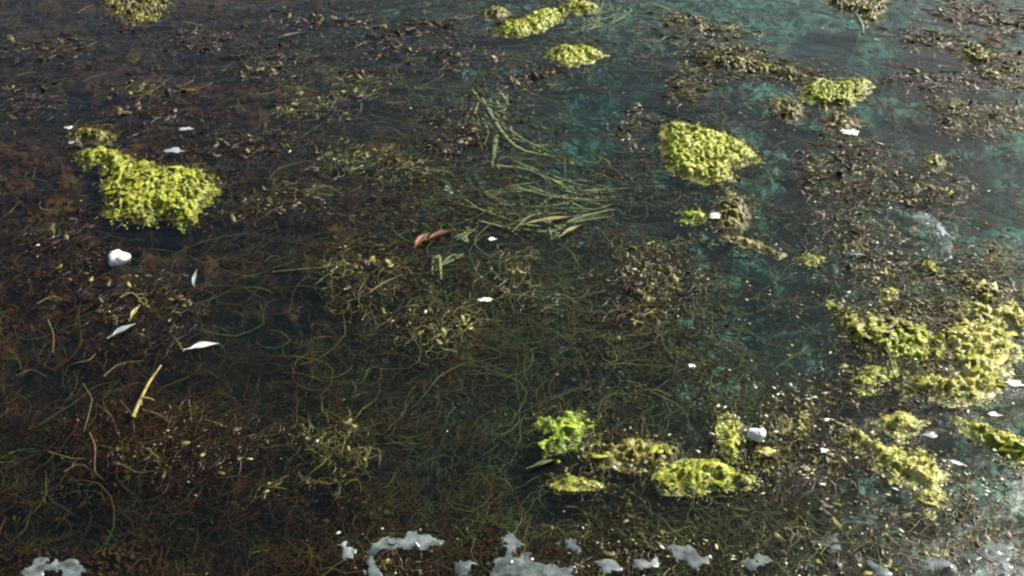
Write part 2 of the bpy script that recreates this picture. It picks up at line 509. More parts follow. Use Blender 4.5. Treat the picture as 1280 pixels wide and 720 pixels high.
def algae_mat(pts, label, kind='lime', height=0.022, hole_t=0.0, nflake=None, size=(0.010, 0.028), rag=0.016, seed=None, category='algae', group=None, name='algae_mat', cell=0.0041, flake_kind=None, fringe=True, crumple=1.0, film=False):
    pl = outline(pts)
    ALL_OUTLINES.append((pl, kind))
    c = pl.mean(0)
    seed = random.random() * 50 if seed is None else seed
    pl = pl - c
    lo, hi = pl.min(0) - 0.035, pl.max(0) + 0.035
    nx, ny = max(6, int((hi[0] - lo[0]) / cell)), max(6, int((hi[1] - lo[1]) / cell))
    X, Y = np.meshgrid(np.linspace(lo[0], hi[0], nx), np.linspace(lo[1], hi[1], ny), indexing='ij')
    wx, wy = X + c[0], Y + c[1]
    d = poly_dist(X, Y, pl)
    d = d + rag * 2.6 * (fbm(wx * 38, wy * 38, 4, seed) - 0.5)
    big = fbm(wx * 22, wy * 22, 3, seed + 1)
    cr = 1 - np.abs(2 * fbm(wx * 60, wy * 60, 3, seed + 2) - 1) * 2.0
    fine = fbm(wx * 130, wy * 130, 3, seed + 3) - 0.5
    env = sstep(-0.008, 0.045, d)
    height = height * 0.62
    h = -0.010 + env * (0.010 + height * (0.25 + 0.9 * big) + crumple * 0.016 * (cr - 0.35)) + crumple * 0.006 * fine * env
    keep = (d > -0.008)
    if hole_t:
        hn = fbm(wx * 45, wy * 45, 3, seed + 7)
        h = h - 0.022 * sstep(hole_t, hole_t - 0.10, hn)
    if film:
        fd = poly_dist(X, Y, pl)
        fs = min(1.0, fd.max() / 0.03)
        fd = fd + fs * 0.035 * (fbm(wx * 22, wy * 22, 3, seed) - 0.5) - fs * (0.012 if name == 'scum_patch' else 0.03) * sstep(0.50, 0.38, fbm(wx * 34, wy * 34, 3, seed + 4))
        fd = fd + fs * 0.02 * (fbm(wx * 70, wy * 70, 3, seed + 5) - 0.5)
        h = -0.003 + 0.0045 * sstep(-0.003, 0.006, fd)
        d = fd
        keep = d > -0.003
    h = np.minimum(h, 0.05)
    idx = np.arange(nx * ny).reshape(nx, ny)
    q = np.stack([idx[:-1, :-1], idx[1:, :-1], idx[1:, 1:], idx[:-1, 1:]], -1).reshape(-1, 4)
    kf = (keep[:-1, :-1] & keep[1:, :-1] & keep[1:, 1:] & keep[:-1, 1:]).ravel()
    cells = kf.reshape(nx - 1, ny - 1).copy()               # keep the largest connected sheet only
    best = []
    for st in np.argwhere(cells):
        if not cells[st[0], st[1]]:
            continue
        stack, comp = [(int(st[0]), int(st[1]))], []
        cells[st[0], st[1]] = False
        while stack:
            a, b = stack.pop()
            comp.append(a * (ny - 1) + b)
            for a2, b2 in ((a + 1, b), (a - 1, b), (a, b + 1), (a, b - 1)):
                if 0 <= a2 < nx - 1 and 0 <= b2 < ny - 1 and cells[a2, b2]:
                    cells[a2, b2] = False
                    stack.append((a2, b2))
        if len(comp) > len(best):
            best = comp
    q = q[np.array(best, int)]
    jit = rng.normal(0, cell * 0.16, (nx * ny, 2))
    Vv = np.stack([X.ravel() + jit[:, 0], Y.ravel() + jit[:, 1], h.ravel()], -1)
    used = np.unique(q)
    rem = np.full(nx * ny, -1)
    rem[used] = np.arange(len(used))
    e = empty(name, (c[0], c[1], 0))
    tag(e, label, category, group)
    obj('mat_body', mesh_from('mat_body', Vv[used], rem[q], M[kind]), e)
    area = abs(0.5 * np.sum(pl[:, 0] * np.roll(pl[:, 1], -1) - np.roll(pl[:, 0], -1) * pl[:, 1]))
    nf = int(min(160, max(5, area / 0.0011))) if nflake is None else nflake
    cand = np.argwhere(d > 0.004)
    for _ in range(nf):
        if not len(cand):
            break
        i, j = cand[rng.integers(len(cand))]
        sz = random.uniform(*size) * (0.7 if d[i, j] < 0.012 else 1)
        fk = kind if flake_kind is None or random.random() < 0.5 else flake_kind
        o = obj('algae_flake', flake(fk), e, (X[i, j], Y[i, j], h[i, j] + 0.001),
                (random.gauss(0, 0.22), random.gauss(0, 0.22), random.uniform(0, 6.3)), (sz, sz * random.uniform(.5, 1), sz * 0.5))
    if len(cand) and crumple > 0.5:
        k = int(min(900, area / 0.00016))
        ij = cand[rng.integers(len(cand), size=k)]
        z0 = h[ij[:, 0], ij[:, 1]]
        ij, z0 = ij[z0 > -0.004], z0[z0 > -0.004]
        V0 = np.stack([X[ij[:, 0], ij[:, 1]], Y[ij[:, 0], ij[:, 1]], z0 + rng.uniform(-0.001, 0.003, len(z0))], -1)
        n1 = len(V0)
        rim = np.argwhere((d > -0.02) & (d < 0.012))
        ij = rim[rng.integers(len(rim), size=int(n1 * 0.3) + 10)]
        rim0 = np.stack([X[ij[:, 0], ij[:, 1]], Y[ij[:, 0], ij[:, 1]], rng.uniform(-0.02, -0.001, len(ij))], -1)
        vv, ff = scraps(np.concatenate([V0, rim0]), (0.004, 0.014), rng, 0.16)
        tag(obj('crumbs', mesh_from('crumbs', vv, ff, M[kind]), e), kind='stuff')
    if fringe:
        k = int(40 + area * 3000)
        cand = np.argwhere((d > -0.012) & (d < 0.012))
        if len(cand):
            ij = cand[rng.integers(len(cand), size=k)]
            P = strand_paths(X[ij[:, 0], ij[:, 1]], Y[ij[:, 0], ij[:, 1]], rng.uniform(-0.004, 0.006, k), rng.uniform(0, 6.3, k), rng.uniform(0.012, 0.05, k), k=5, curl=1.4)
            P[:, :, 2] = np.clip(P[:, :, 2], -0.01, 0.012)
            vv, qq, tt = tubes(P, np.repeat(rng.uniform(0.0006, 0.0014, (k, 1)), 5, 1), tint=rng.random(k))
            tag(obj('fringe', mesh_from('fringe', vv, qq, M['raftweed'], tt), e), kind='stuff')
    return e

algae_mat([(92, 196), (103, 186), (130, 183), (158, 189), (165, 203), (185, 198), (200, 204), (225, 206), (247, 208), (262, 217), (271, 230), (266, 242), (254, 256), (243, 274), (227, 278), (207, 264), (190, 258), (192, 276), (165, 273), (129, 263), (136, 246), (127, 226), (131, 213), (125, 200), (106, 203)],
          'lime green algae mat with a hooked arm curling over dark brown water', 'lime', height=0.026, hole_t=0.36)
algae_mat([(80, 170), (98, 158), (122, 156), (144, 166), (136, 175), (112, 174), (90, 178)],
          'small brownish olive algae patch just behind the hooked lime mat', 'olive', height=0.014, hole_t=0.42)
algae_mat([(827, 152), (845, 149), (880, 157), (905, 164), (925, 171), (940, 183), (949, 196), (937, 201), (914, 206), (919, 222), (905, 228), (880, 224), (852, 216), (836, 205), (828, 190)],
          'broad dense yellow green algae mat beside the open navy water', 'lime', height=0.024, rag=0.010)
algae_mat([(893, 250), (911, 234), (926, 240), (939, 256), (935, 275), (919, 290), (902, 286), (887, 272)],
          'ragged olive green algae patch with a white sliver at its edge', 'olive', height=0.015, hole_t=0.40, flake_kind='lime')
algae_mat([(905, 287), (925, 291), (952, 300), (980, 312), (976, 318), (945, 308), (912, 296)],
          'narrow strip of olive algae lying along dark navy water', 'olive', height=0.012, flake_kind='lime')
algae_mat([(852, 262), (872, 259), (886, 270), (874, 276), (858, 271)],
          'tiny dull green algae scrap beside the white sliver', 'green', height=0.006)
algae_mat([(998, 108), (1020, 92), (1040, 98), (1062, 101), (1070, 94), (1094, 104), (1083, 118), (1060, 131), (1030, 133), (1006, 122)],
          'yellow green algae mat with a raised tip above the pinkish white flake', 'lime', height=0.02, rag=0.02)
algae_mat([(1030, 140), (1052, 137), (1076, 146), (1072, 160), (1052, 166), (1034, 158)],
          'small olive algae patch touching the pinkish white flake', 'olive', height=0.012, flake_kind='lime', hole_t=0.38)
algae_mat([(965, 120), (985, 117), (1006, 130), (1000, 148), (982, 150), (968, 138)],
          'dark glistening olive algae scrap beside the raised tip mat', 'olive', height=0.010, hole_t=0.45)
algae_mat([(598, 12), (622, 7), (640, 13), (630, 21), (605, 21)],
          'little mustard algae island behind the long slanting mat', 'olive', height=0.016, flake_kind='lime')
algae_mat([(616, 41), (625, 30), (658, 18), (690, 8), (708, 12), (700, 24), (676, 37), (648, 43)],
          'long slanting yellow algae mat with brown weed along its edge', 'lime', height=0.022)
algae_mat([(702, 2), (726, -6), (750, 2), (744, 13), (722, 15), (706, 10)],
          'mustard yellow algae mat beside the dull green blades', 'lime', height=0.018, flake_kind='olive')
algae_mat([(681, 64), (700, 54), (735, 55), (757, 65), (737, 75), (712, 81), (690, 75)],
          'oval yellowish algae island at the edge of open navy water', 'lime', height=0.018, flake_kind='olive', rag=0.02)
algae_mat([(1032, 0), (1055, -14), (1112, -12), (1112, 10), (1098, 24), (1080, 30), (1068, 14), (1045, 10)],
          'olive green algae mat with a pale reed poking out of it', 'olive', height=0.018, flake_kind='lime', rag=0.02)
algae_mat([(1190, 397), (1220, 398), (1250, 405), (1270, 414), (1276, 434), (1264, 458), (1250, 480), (1226, 502), (1195, 500), (1165, 496), (1134, 490), (1130, 475), (1152, 464), (1190, 466), (1186, 440), (1178, 414)],
          'largest algae mat, pale yellow green and heavily crumpled with a whitish rim', 'pale', height=0.026, flake_kind='lime', rag=0.016, hole_t=0.30)
algae_mat([(1064, 472), (1088, 454), (1116, 447), (1119, 463), (1102, 480), (1076, 488)],
          'lime algae clump separated by a dark crack from the crumpled mat', 'lime', height=0.022)
algae_mat([(1038, 372), (1062, 384), (1085, 399), (1106, 415), (1102, 427), (1076, 417), (1054, 404)],
          'thin slanting olive lime algae strip running towards the dark crack', 'lime', height=0.012, hole_t=0.45, rag=0.02, flake_kind='olive')
algae_mat([(1094, 522), (1128, 512), (1158, 520), (1150, 535), (1124, 542), (1103, 533)],
          'pale yellow algae clump with a smooth folded top', 'pale', height=0.022, flake_kind='lime')
algae_mat([(1060, 530), (1082, 540), (1112, 552), (1136, 562), (1150, 555), (1172, 575), (1187, 598), (1182, 632), (1158, 640), (1142, 606), (1114, 592), (1086, 570), (1062, 548)],
          'cream and yellow algae mat with rusty brown folds', 'pale', height=0.024, rag=0.016, hole_t=0.34, flake_kind='lime')
algae_mat([(1196, 518), (1230, 525), (1262, 536), (1300, 552), (1310, 590), (1278, 586), (1246, 562), (1218, 546), (1200, 532)],
          'long lime algae mat with cream crumbs along its lower side', 'lime', height=0.026, flake_kind='pale')
algae_mat([(669, 516), (700, 511), (728, 520), (736, 538), (716, 560), (696, 564), (671, 551), (684, 538), (668, 530)],
          'fresh bright green algae clump, greener than the yellow mats', 'green', height=0.012, rag=0.022, hole_t=0.36, flake_kind='lime', nflake=14)
algae_mat([(726, 552), (760, 546), (800, 542), (846, 556), (842, 574), (800, 582), (758, 578), (734, 566)],
          'brownish gold algae raft between the green clump and the smooth lime mat', 'olive', height=0.014, hole_t=0.38, flake_kind='lime')
algae_mat([(818, 590), (834, 576), (864, 568), (900, 570), (926, 584), (952, 597), (944, 604), (900, 604), (870, 612), (830, 610)],
          'smooth lime algae mat tapering to a point', 'lime', height=0.026, rag=0.008)
algae_mat([(688, 598), (705, 591), (732, 591), (748, 600), (730, 606), (700, 606)],
          'small lime algae scrap below the bright green clump', 'lime', height=0.012)
algae_mat([(900, 562), (904, 535), (902, 516), (914, 514), (924, 530), (930, 545), (923, 576), (910, 570)],
          'upright strip of yellow algae beside the rounded white pebble', 'lime', height=0.022, rag=0.010, flake_kind='olive')
algae_mat([(965, 512), (985, 506), (1014, 512), (1018, 530), (1000, 541), (978, 532)],
          'broken olive algae patch on brown scum near the rounded white pebble', 'olive', height=0.010, hole_t=0.46)
algae_mat([(128, 2), (150, -8), (190, -10), (216, 0), (206, 18), (180, 28), (160, 30), (150, 20), (136, 16)],
          'dull olive algae patch with brown holes in shaded water', 'olive', height=0.012, hole_t=0.46)
algae_mat([(1192, 60), (1210, 51), (1234, 56), (1250, 68), (1240, 82), (1212, 76)],
          'olive algae patch mixed with a rusty brown leaf', 'olive', height=0.012, hole_t=0.40, flake_kind='lime')
algae_mat([(1154, 196), (1170, 188), (1184, 194), (1182, 208), (1164, 212)],
          'lone pale olive algae puff floating in dark blue water', 'olive', height=0.012, flake_kind='pale')
algae_mat([(998, 319), (1014, 314), (1030, 318), (1022, 326), (1006, 326)],
          'tiny pale lime algae scrap past the end of the narrow strip', 'lime', height=0.008)
algae_mat([(1098, 362), (1112, 354), (1128, 356), (1122, 370), (1108, 376)],
          'small pale yellow algae lump on grey green weed', 'pale', height=0.012)
algae_mat([(1150, 326), (1166, 320), (1180, 330), (1172, 342), (1156, 338)],
          'small grass green algae lump under the cream scum streak', 'lime', height=0.010)
algae_mat([(1186, 345), (1214, 335), (1246, 350), (1262, 366), (1236, 376), (1204, 366)],
          'loose olive algae patch beneath the cream scum streak', 'olive', height=0.010, hole_t=0.48, flake_kind='pale')
algae_mat([(1128, 268), (1152, 262), (1176, 268), (1190, 286), (1196, 318), (1182, 324), (1172, 298), (1150, 282)],
          'streak of cream white scum with a brown lower end', 'film', nflake=8, size=(0.006, 0.012), crumple=0.4, film=True, fringe=True, flake_kind='bleach', category='scum', name='scum_patch')
algae_mat([(930, 562), (948, 556), (970, 560), (976, 574), (956, 582), (934, 578)],
          'crumbly tan heap of algae below the rounded white pebble', 'pale', height=0.012, hole_t=0.42, flake_kind='brown')
algae_mat([(1050, 392), (1110, 388), (1160, 402), (1185, 420), (1190, 448), (1150, 462), (1122, 448), (1090, 436), (1060, 415)],
          'mottled olive algae film between the thin strip and the crumpled mat', 'lime', height=0.012, hole_t=0.46, flake_kind='olive', rag=0.03, nflake=110)
algae_mat([(1190, 372), (1230, 362), (1275, 378), (1300, 400), (1282, 412), (1240, 402), (1205, 396)],
          'mottled yellowish algae film just behind the crumpled mat', 'pale', height=0.014, hole_t=0.44, flake_kind='olive', rag=0.03)
algae_mat([(872, 66), (905, 66), (945, 74), (990, 80), (1014, 90), (1004, 100), (960, 92), (915, 86), (880, 78)],
          'long brownish olive algae strand leading to the raised tip mat', 'olive', height=0.012, hole_t=0.47, rag=0.025)
algae_mat([(1122, 480), (1150, 470), (1190, 468), (1188, 478), (1150, 490)],
          'flat gold algae film joining the lime clump to the crumpled mat', 'lime', height=0.012, hole_t=0.42, flake_kind='olive')
# bleached algae along the near edge
BL = [([(416, 680), (432, 670), (446, 680), (442, 696), (426, 700)], 'small bleached grey algae scrap with a pointed top'),
      ([(458, 690), (478, 668), (520, 662), (560, 672), (552, 684), (500, 682), (476, 700), (470, 730), (460, 720)], 'arched band of bleached grey algae round a dark patch'),
      ([(606, 700), (622, 676), (632, 664), (650, 682), (682, 690), (716, 702), (722, 730), (680, 740), (630, 736), (612, 722)], 'broad bleached algae sheet with a narrow neck'),
      ([(704, 672), (720, 668), (744, 676), (746, 688), (724, 692), (708, 682)], 'bleached algae cup with a green middle'),
      ([(744, 700), (764, 694), (780, 708), (770, 718), (752, 712)], 'crooked bleached algae flake beside the cup'),
      ([(790, 696), (820, 690), (826, 704), (806, 712), (792, 708)], 'grey bleached algae flake with two lobes'),
      ([(836, 684), (862, 676), (884, 690), (900, 704), (872, 712), (850, 700)], 'long bleached algae scrap trailing to a tip'),
      ([(986, 706), (1000, 700), (1008, 706), (996, 716)], 'tiny bleached algae crumb'),
      ([(1018, 704), (1040, 696), (1058, 702), (1044, 712), (1022, 712)], 'flat greenish grey bleached algae flake'),
      ([(1086, 694), (1100, 698), (1118, 716), (1106, 724), (1092, 710)], 'comma shaped bleached algae flake'),
      ([(1156, 700), (1180, 696), (1196, 704), (1186, 718), (1164, 712)], 'bent bleached algae flake'),
      ([(18, 704), (50, 696), (98, 700), (118, 712), (80, 722), (30, 724)], 'wide pale scum smear on dark brown weed'),
      ([(556, 690), (584, 686), (594, 706), (588, 724), (574, 716)], 'bleached algae tatter with a ragged side'),
      ([(1000, 672), (1050, 664), (1080, 680), (1040, 690)], 'grey green scum film behind the flat flake'),
      ([(1200, 690), (1240, 676), (1280, 690), (1262, 712), (1220, 708)], 'mottled scum film by the bent flake'),
      ([(930, 700), (950, 690), (972, 700), (960, 716), (938, 714)], 'squarish grey scum film beside the tiny crumb')]
for pts, lab in BL:
    algae_mat(pts, lab, 'film', nflake=0, crumple=0.1, film=True, fringe=False, name='bleached_algae', group='bleached algae along the near edge')
# ------------------------------------------------------------------ rafts of tangled weed breaking the surface
def weed_raft(pts, label, dens=1.0, tone=(0.0, 1.0), ang=None, kinds=('brown', 'olive'), nflake=14, zoff=0.0, length=(0.02, 0.10)):
    pl = outline(pts)
    ALL_OUTLINES.append((pl, 'raft'))
    c = pl.mean(0)
    pl = pl - c
    area = abs(0.5 * np.sum(pl[:, 0] * np.roll(pl[:, 1], -1) - np.roll(pl[:, 0], -1) * pl[:, 1]))
    lo, hi = pl.min(0), pl.max(0)
    far = float(np.clip(c[1] / 1.9, 1, 2.2))
    k = int(area * 9000 * dens / far ** 0.5) + 20
    lo, hi = lo - 0.06, hi + 0.06
    x = rng.uniform(lo[0], hi[0], k * 8)
    y = rng.uniform(lo[1], hi[1], k * 8)
    d = poly_dist(x, y, pl) + 0.22 * (fbm((x + c[0]) * 16, (y + c[1]) * 16, 4) - 0.5)
    ok = np.flatnonzero(rng.random(len(d)) < sstep(-0.05, 0.07, d))[:k]
    x, y = x[ok], y[ok]
    k = len(x)
    a = rng.uniform(0, 6.3, k) if ang is None else rng.normal(ang, 0.5, k) + math.pi * rng.integers(0, 2, k)
    P = strand_paths(x, y, zoff + rng.uniform(-0.024, 0.002, k), a, rng.uniform(*length, k), k=6, curl=1.2)
    P[:, :, 2] = np.clip(P[:, :, 2], -0.03, 0.012)
    rad = far * rng.uniform(0.0005, 0.0016, (k, 1)) * np.array([[1, 1.1, 1.1, 1, .8, .3]])
    vv, qq, tt = tubes(P, rad, tint=rng.uniform(tone[0], tone[1], k))
    e = empty('weed_raft', (c[0], c[1], 0))
    tag(e, label, 'waterweed')
    tag(obj('tangled_stems', mesh_from('tangled_stems', vv, qq, M['raftweed'], tt), e), kind='stuff')
    for _ in range(min(nflake, k)):
        i = rng.integers(k)
        sz = random.uniform(0.006, 0.018) * far
        obj('weed_flake', flake(random.choice(kinds)), e, (x[i], y[i], random.uniform(-0.006, 0.001)),
            (random.gauss(0, 0.4), random.gauss(0, 0.4), random.uniform(0, 6.3)), (sz, sz * 0.7, sz * 0.7))
    return e

def blob(u, v, ru, rv, n=12, rot=0.0, wob=0.25):
    out = []
    for i in range(n):
        a = 2 * math.pi * i / n
        r = 1 + random.uniform(-wob, wob)
        x, y = ru * r * math.cos(a), rv * r * math.sin(a)
        out.append((u + x * math.cos(rot) - y * math.sin(rot), v + x * math.sin(rot) + y * math.cos(rot)))
    return out

RAFTS = [
    (blob(60, 62, 60, 14), 'reddish brown weed scrap left of the holed olive patch', 0.7, (0, .5), 0.0, 18),
    (blob(330, 78, 60, 16), 'olive brown weed scrap right of the murky olive scrap', 0.6, (.1, .7), 0.0, 18),
    (blob(385, 128, 44, 14), 'green brown weed scrap left of the yellow green tuft', 0.7, (.2, .9), None, 14),
    (blob(300, 175, 60, 18), 'dark brown weed scrap right of the hooked lime mat', 0.6, (0, .5), 0.0, 18),
    (blob(30, 120, 44, 16), 'dark weed scrap behind the brownish olive patch', 0.7, (0, .5), None, 14),
    (blob(400, 22, 70, 10), 'thin brown weed drift behind the mauve patch', 0.6, (0, .6), 0.0, 16),
    (blob(660, 100, 40, 14), 'small olive weed scrap right of the splayed blades', 0.6, (.2, .9), None, 10),
    (blob(350, 250, 70, 20), 'olive weed bed left of the long flowing blades', 0.6, (.2, .7), 0.0, 18),
    (blob(935, 78, 75, 12, rot=0.18), 'brown weed string leading to the raised tip algae mat', 1.3, (0, .8), -0.3, 30),
    (blob(1225, 20, 60, 18, rot=0.2), 'reddish brown weed raft with pale broken stalks', 1.0, (0, .7), -0.3, 26),
    (blob(1150, 48, 50, 10, rot=0.1), 'thin brown weed line joining the olive patch with the rusty leaf', 1.0, (0, .6), -0.1, 16),
    (blob(1260, 85, 34, 24), 'rust brown weed raft below the rusty leaf', 1.3, (.1, .9), None, 30),
    (blob(1180, 98, 60, 10, rot=0.0), 'purplish brown weed streak over blue water', 1.0, (0, .4), 0.1, 14),
    (blob(1190, 140, 24, 18), 'sparkling olive weed tuft above the lone algae puff', 1.2, (.4, 1), None, 16),
    (blob(1245, 142, 30, 18), 'sparkling yellowish weed tuft near the rust brown raft', 1.2, (.4, 1), None, 18),
    (blob(1060, 210, 55, 40), 'grey brown weed raft under the pinkish white flake', 0.8, (0, .6), -0.4, 34),
    (blob(1140, 240, 60, 22, rot=0.1), 'dull weed raft behind the cream scum streak', 0.8, (.1, .7), -0.1, 30),
    (blob(1080, 300, 60, 30), 'bubbly grey green weed raft before the pale lime scrap', 0.6, (.2, .8), None, 26),
    (blob(1130, 340, 50, 22, rot=0.3), 'red brown weed raft around the pale yellow lump', 1.0, (0, .7), -0.5, 26),
    (blob(1235, 345, 55, 35), 'grey weed raft with silvery bubbles beneath the cream scum', 0.9, (.3, 1), -0.3, 36),
    (blob(1150, 425, 62, 42), 'brown and green weed raft between the algae strip and crumpled mat', 1.1, (.1, .95), -0.4, 50),
    (blob(1130, 395, 60, 18), 'grey weed raft with glints above the crumpled mat', 0.9, (.2, .9), -0.3, 24),
    (blob(1020, 500, 50, 30), 'brown weed raft left of the smooth folded clump', 0.7, (0, .6), -0.4, 22),
    (blob(990, 560, 75, 34), 'reddish brown scum raft round the rounded white pebble', 1.1, (0, .45), None, 40),
    (blob(815, 345, 60, 42), 'pinkish brown weed hummock with many tiny glints', 1.0, (0, .7), None, 44),
    (blob(455, 340, 45, 34), 'golden brown weed hummock next to the orange leaf', 0.9, (.3, .9), None, 22),
    (blob(500, 207, 34, 14), 'olive weed tuft with bright glints behind the flowing blades', 1.2, (.4, 1), None, 14),
    (blob(425, 195, 20, 14), 'golden weed tuft left of the olive tuft', 1.2, (.4, 1), None, 10),
    (blob(570, 165, 40, 24), 'mauve brown weed patch left of the splayed blades', 0.8, (0, .5), None, 22),
    (blob(480, 60, 34, 16), 'small mauve brown weed patch in hazy water', 0.8, (0, .5), None, 14),
    (blob(580, 70, 32, 10), 'dark red brown weed strip behind the mauve patch', 1.0, (0, .5), 0.0, 12),
    (blob(530, 32, 60, 10), 'brown weed line left of the slanting yellow mat', 0.6, (.1, .6), 0.05, 12),
    (blob(455, 105, 26, 14), 'yellow green weed tuft with black gaps', 1.0, (.4, 1), None, 12),
    (blob(860, 30, 34, 16, rot=0.3), 'fine grey green weed scatter behind open water', 0.6, (.3, 1), -0.4, 12),
    (blob(905, 45, 26, 16), 'ochre weed patch behind the brown weed string', 0.9, (.2, .8), None, 12),
    (blob(860, 100, 28, 22), 'grey weed patch behind the broad dense algae mat', 0.6, (.2, .8), -0.4, 12),
    (blob(795, 155, 20, 24), 'small weed tuft with glints in open navy water', 0.7, (.2, .8), None, 10),
    (blob(245, 48, 34, 12), 'reddish brown weed scrap right of the holed olive patch', 0.8, (0, .5), None, 12),
    (blob(190, 110, 34, 12), 'murky olive weed scrap in shaded water', 0.8, (.4, .8), None, 10),
    (blob(180, 140, 55, 14), 'brown weed scrap behind the hooked lime mat', 0.7, (0, .5), 0.0, 16),
    (blob(540, 395, 45, 22), 'yellow olive weed tuft beside the white petal', 0.8, (.4, 1), None, 16),
    (blob(400, 566, 40, 28), 'glinting golden weed bush on black brown water', 1.1, (.5, 1), None, 18),
    (blob(85, 300, 55, 45), 'reddish brown weed bed left of the white stone', 0.6, (0, .45), None, 22),
    (blob(190, 380, 60, 45), 'red brown weed bed with yellow tips before the white stone', 0.6, (0, .5), None, 22),
    (blob(240, 550, 90, 40), 'rusty tangled weed bed around the thick yellow stem', 0.5, (0, .5), None, 20),
    (blob(640, 345, 22, 22), 'upright golden weed tips beside the white petal', 1.0, (.5, 1), 1.5, 10),
    (blob(740, 690, 110, 22), 'grey weed raft among bleached algae sheets', 0.5, (.1, .7), None, 20),
    (blob(510, 700, 40, 16), 'dark mauve weed patch under the arched bleached band', 1.0, (0, .4), None, 16),
    (blob(1090, 660, 120, 40), 'speckled weed raft near the comma shaped flake', 0.4, (.1, .8), None, 26),
    (blob(1230, 640, 50, 40), 'speckled green weed raft under the long lime mat', 0.6, (.3, 1), None, 20),
]
for pts, lab, dn, tone, ang, nf in RAFTS:
    weed_raft(pts, lab, dn * (1.4 if pts[0][0] > 850 else 1), (tone[0] + 0.15, min(1, tone[1] + 0.2)) if pts[0][0] > 850 else tone, ang, ('brown', 'olive', 'olive') if tone[1] > .8 else (('olive', 'brown', 'olive') if pts[0][0] > 850 else ('brown', 'brown', 'olive')), int(nf * (2.2 if pts[0][0] > 850 else 1.4)))

# ------------------------------------------------------------------ eelgrass tufts: each blade a part
def eel_tuft(label, blades, more=1, zs=(-0.035, -0.005), w=(0.0038, 0.0075)):
    """blades: list of pixel polylines"""
    pts0 = at(*blades[0][0], 0)
    e = empty('eelgrass_tuft', (pts0[0], pts0[1], 0))
    tag(e, label, 'water plant', 'eelgrass in the middle of the water')
    extra = [[(a + random.gauss(0, 9), b + random.gauss(0, 6)) for a, b in pl] for pl in blades]
    for pl in blades + extra * more:
        pl = np.array(pl, float)
        k = 10
        s = np.linspace(0, len(pl) - 1, k)
        i = np.minimum(s.astype(int), len(pl) - 2)
        f = (s - i)[:, None]
        uv = pl[i] * (1 - f) + pl[i + 1] * f
        uv[1:-1] = (uv[:-2] + 2 * uv[1:-1] + uv[2:]) / 4
        z = np.linspace(random.uniform(*zs), random.uniform(*zs), k) + 0.004 * np.sin(np.linspace(0, 3, k) + random.random() * 6)
        P = np.array([at(a, b, zz) for (a, b), zz in zip(uv, z)]) - np.array([pts0[0], pts0[1], 0])
        r = random.uniform(*w) * np.array([.5, .8, 1, 1, 1, 1, .95, .85, .6, .12])
        vv, qq, _ = tubes(P[None], r[None], sides=4, flat=0.22)
        obj('blade', mesh_from('blade', vv, qq, M['eel']), e)

def fan(u, v, angs, lens, bend=0.3):
    out = []
    for a, l in zip(angs, lens):
        a = math.radians(a)
        b = bend * random.uniform(-1, 1)
        pts = [(u + random.uniform(-6, 6), v + random.uniform(-4, 4))]
        for s in range(1, 5):
            a2 = a + b * s / 4
            pts.append((pts[-1][0] + l / 4 * math.cos(a2), pts[-1][1] + l / 4 * math.sin(a2)))
        out.append(pts)
    return out

eel_tuft('splayed tuft of grey green blades trailing into open navy water',
         [[(600, 118), (612, 140), (628, 168), (650, 190), (695, 195)], [(618, 112), (622, 130), (630, 150)], [(634, 116), (632, 136), (620, 150)],
          [(605, 130), (625, 135), (640, 128)], [(600, 140), (615, 150), (618, 180)], [(606, 124), (618, 128), (630, 160), (642, 182)],
          [(590, 112), (606, 132), (618, 142)], [(612, 150), (622, 165), (618, 200)], [(625, 150), (640, 165), (660, 178), (690, 190)],
          [(598, 128), (590, 150), (604, 190)], [(640, 132), (648, 134), (654, 136)], [(608, 112), (600, 132), (610, 160)]], w=(0.005, 0.010))
eel_tuft('long blades flowing sideways below the splayed tuft',
         [[(620, 205), (660, 215), (700, 232), (760, 250)], [(640, 200), (690, 220), (740, 236), (775, 240)], [(610, 245), (640, 232), (670, 228)],
          [(600, 240), (650, 235), (700, 245), (750, 258)], [(590, 255), (640, 258), (690, 240), (730, 246)], [(660, 232), (690, 244), (730, 260)],
          [(650, 260), (690, 258), (720, 250), (780, 245)], [(560, 250), (600, 262), (640, 268)], [(670, 215), (720, 238), (790, 244)]])
eel_tuft('tangled green blades around the yellow wedge leaf',
         [[(610, 262), (650, 270), (700, 266), (770, 262)], [(640, 290), (660, 270), (690, 262)], [(650, 280), (690, 285), (730, 275), (768, 270)],
          [(700, 290), (720, 275), (760, 268)], [(688, 270), (686, 285), (690, 300)], [(600, 276), (630, 282), (655, 300)], [(722, 262), (745, 262), (766, 255)]])
eel_tuft('pale green blades by the mustard algae mat',
         [[(750, 10), (748, 25), (750, 42)], [(762, 5), (770, 20), (764, 32)], [(742, 20), (760, 28), (790, 22), (800, 14)], [(735, 22), (752, 30), (775, 34)],
          [(775, 0), (782, 15), (772, 28)], [(752, 14), (744, 30), (738, 38)], [(720, 40), (738, 30), (756, 30)]])
eel_tuft('two straight brownish blades lying across hazy water',
         [[(800, 4), (830, 14), (862, 26)], [(812, 2), (840, 14), (870, 24)], [(826, 40), (840, 48), (858, 56)]])
eel_tuft('dim olive blades in dark water behind the orange leaf',
         [[(430, 225), (480, 235), (540, 240)], [(360, 236), (420, 245), (500, 240)], [(520, 250), (560, 245), (600, 248)], [(470, 262), (520, 256), (560, 240)],
          [(540, 270), (565, 258), (585, 244)], [(380, 262), (430, 270), (490, 268)], [(450, 240), (500, 228), (545, 232)], [(330, 222), (380, 232), (430, 234)]], more=0, zs=(-0.045, -0.02), w=(0.002, 0.004))
eel_tuft('short upright green blades on the golden brown hummock',
         [[(538, 330), (542, 318), (540, 340)], [(570, 300), (590, 290), (598, 280)], [(590, 285), (582, 296), (576, 300)], [(550, 332), (572, 322), (580, 316)]])
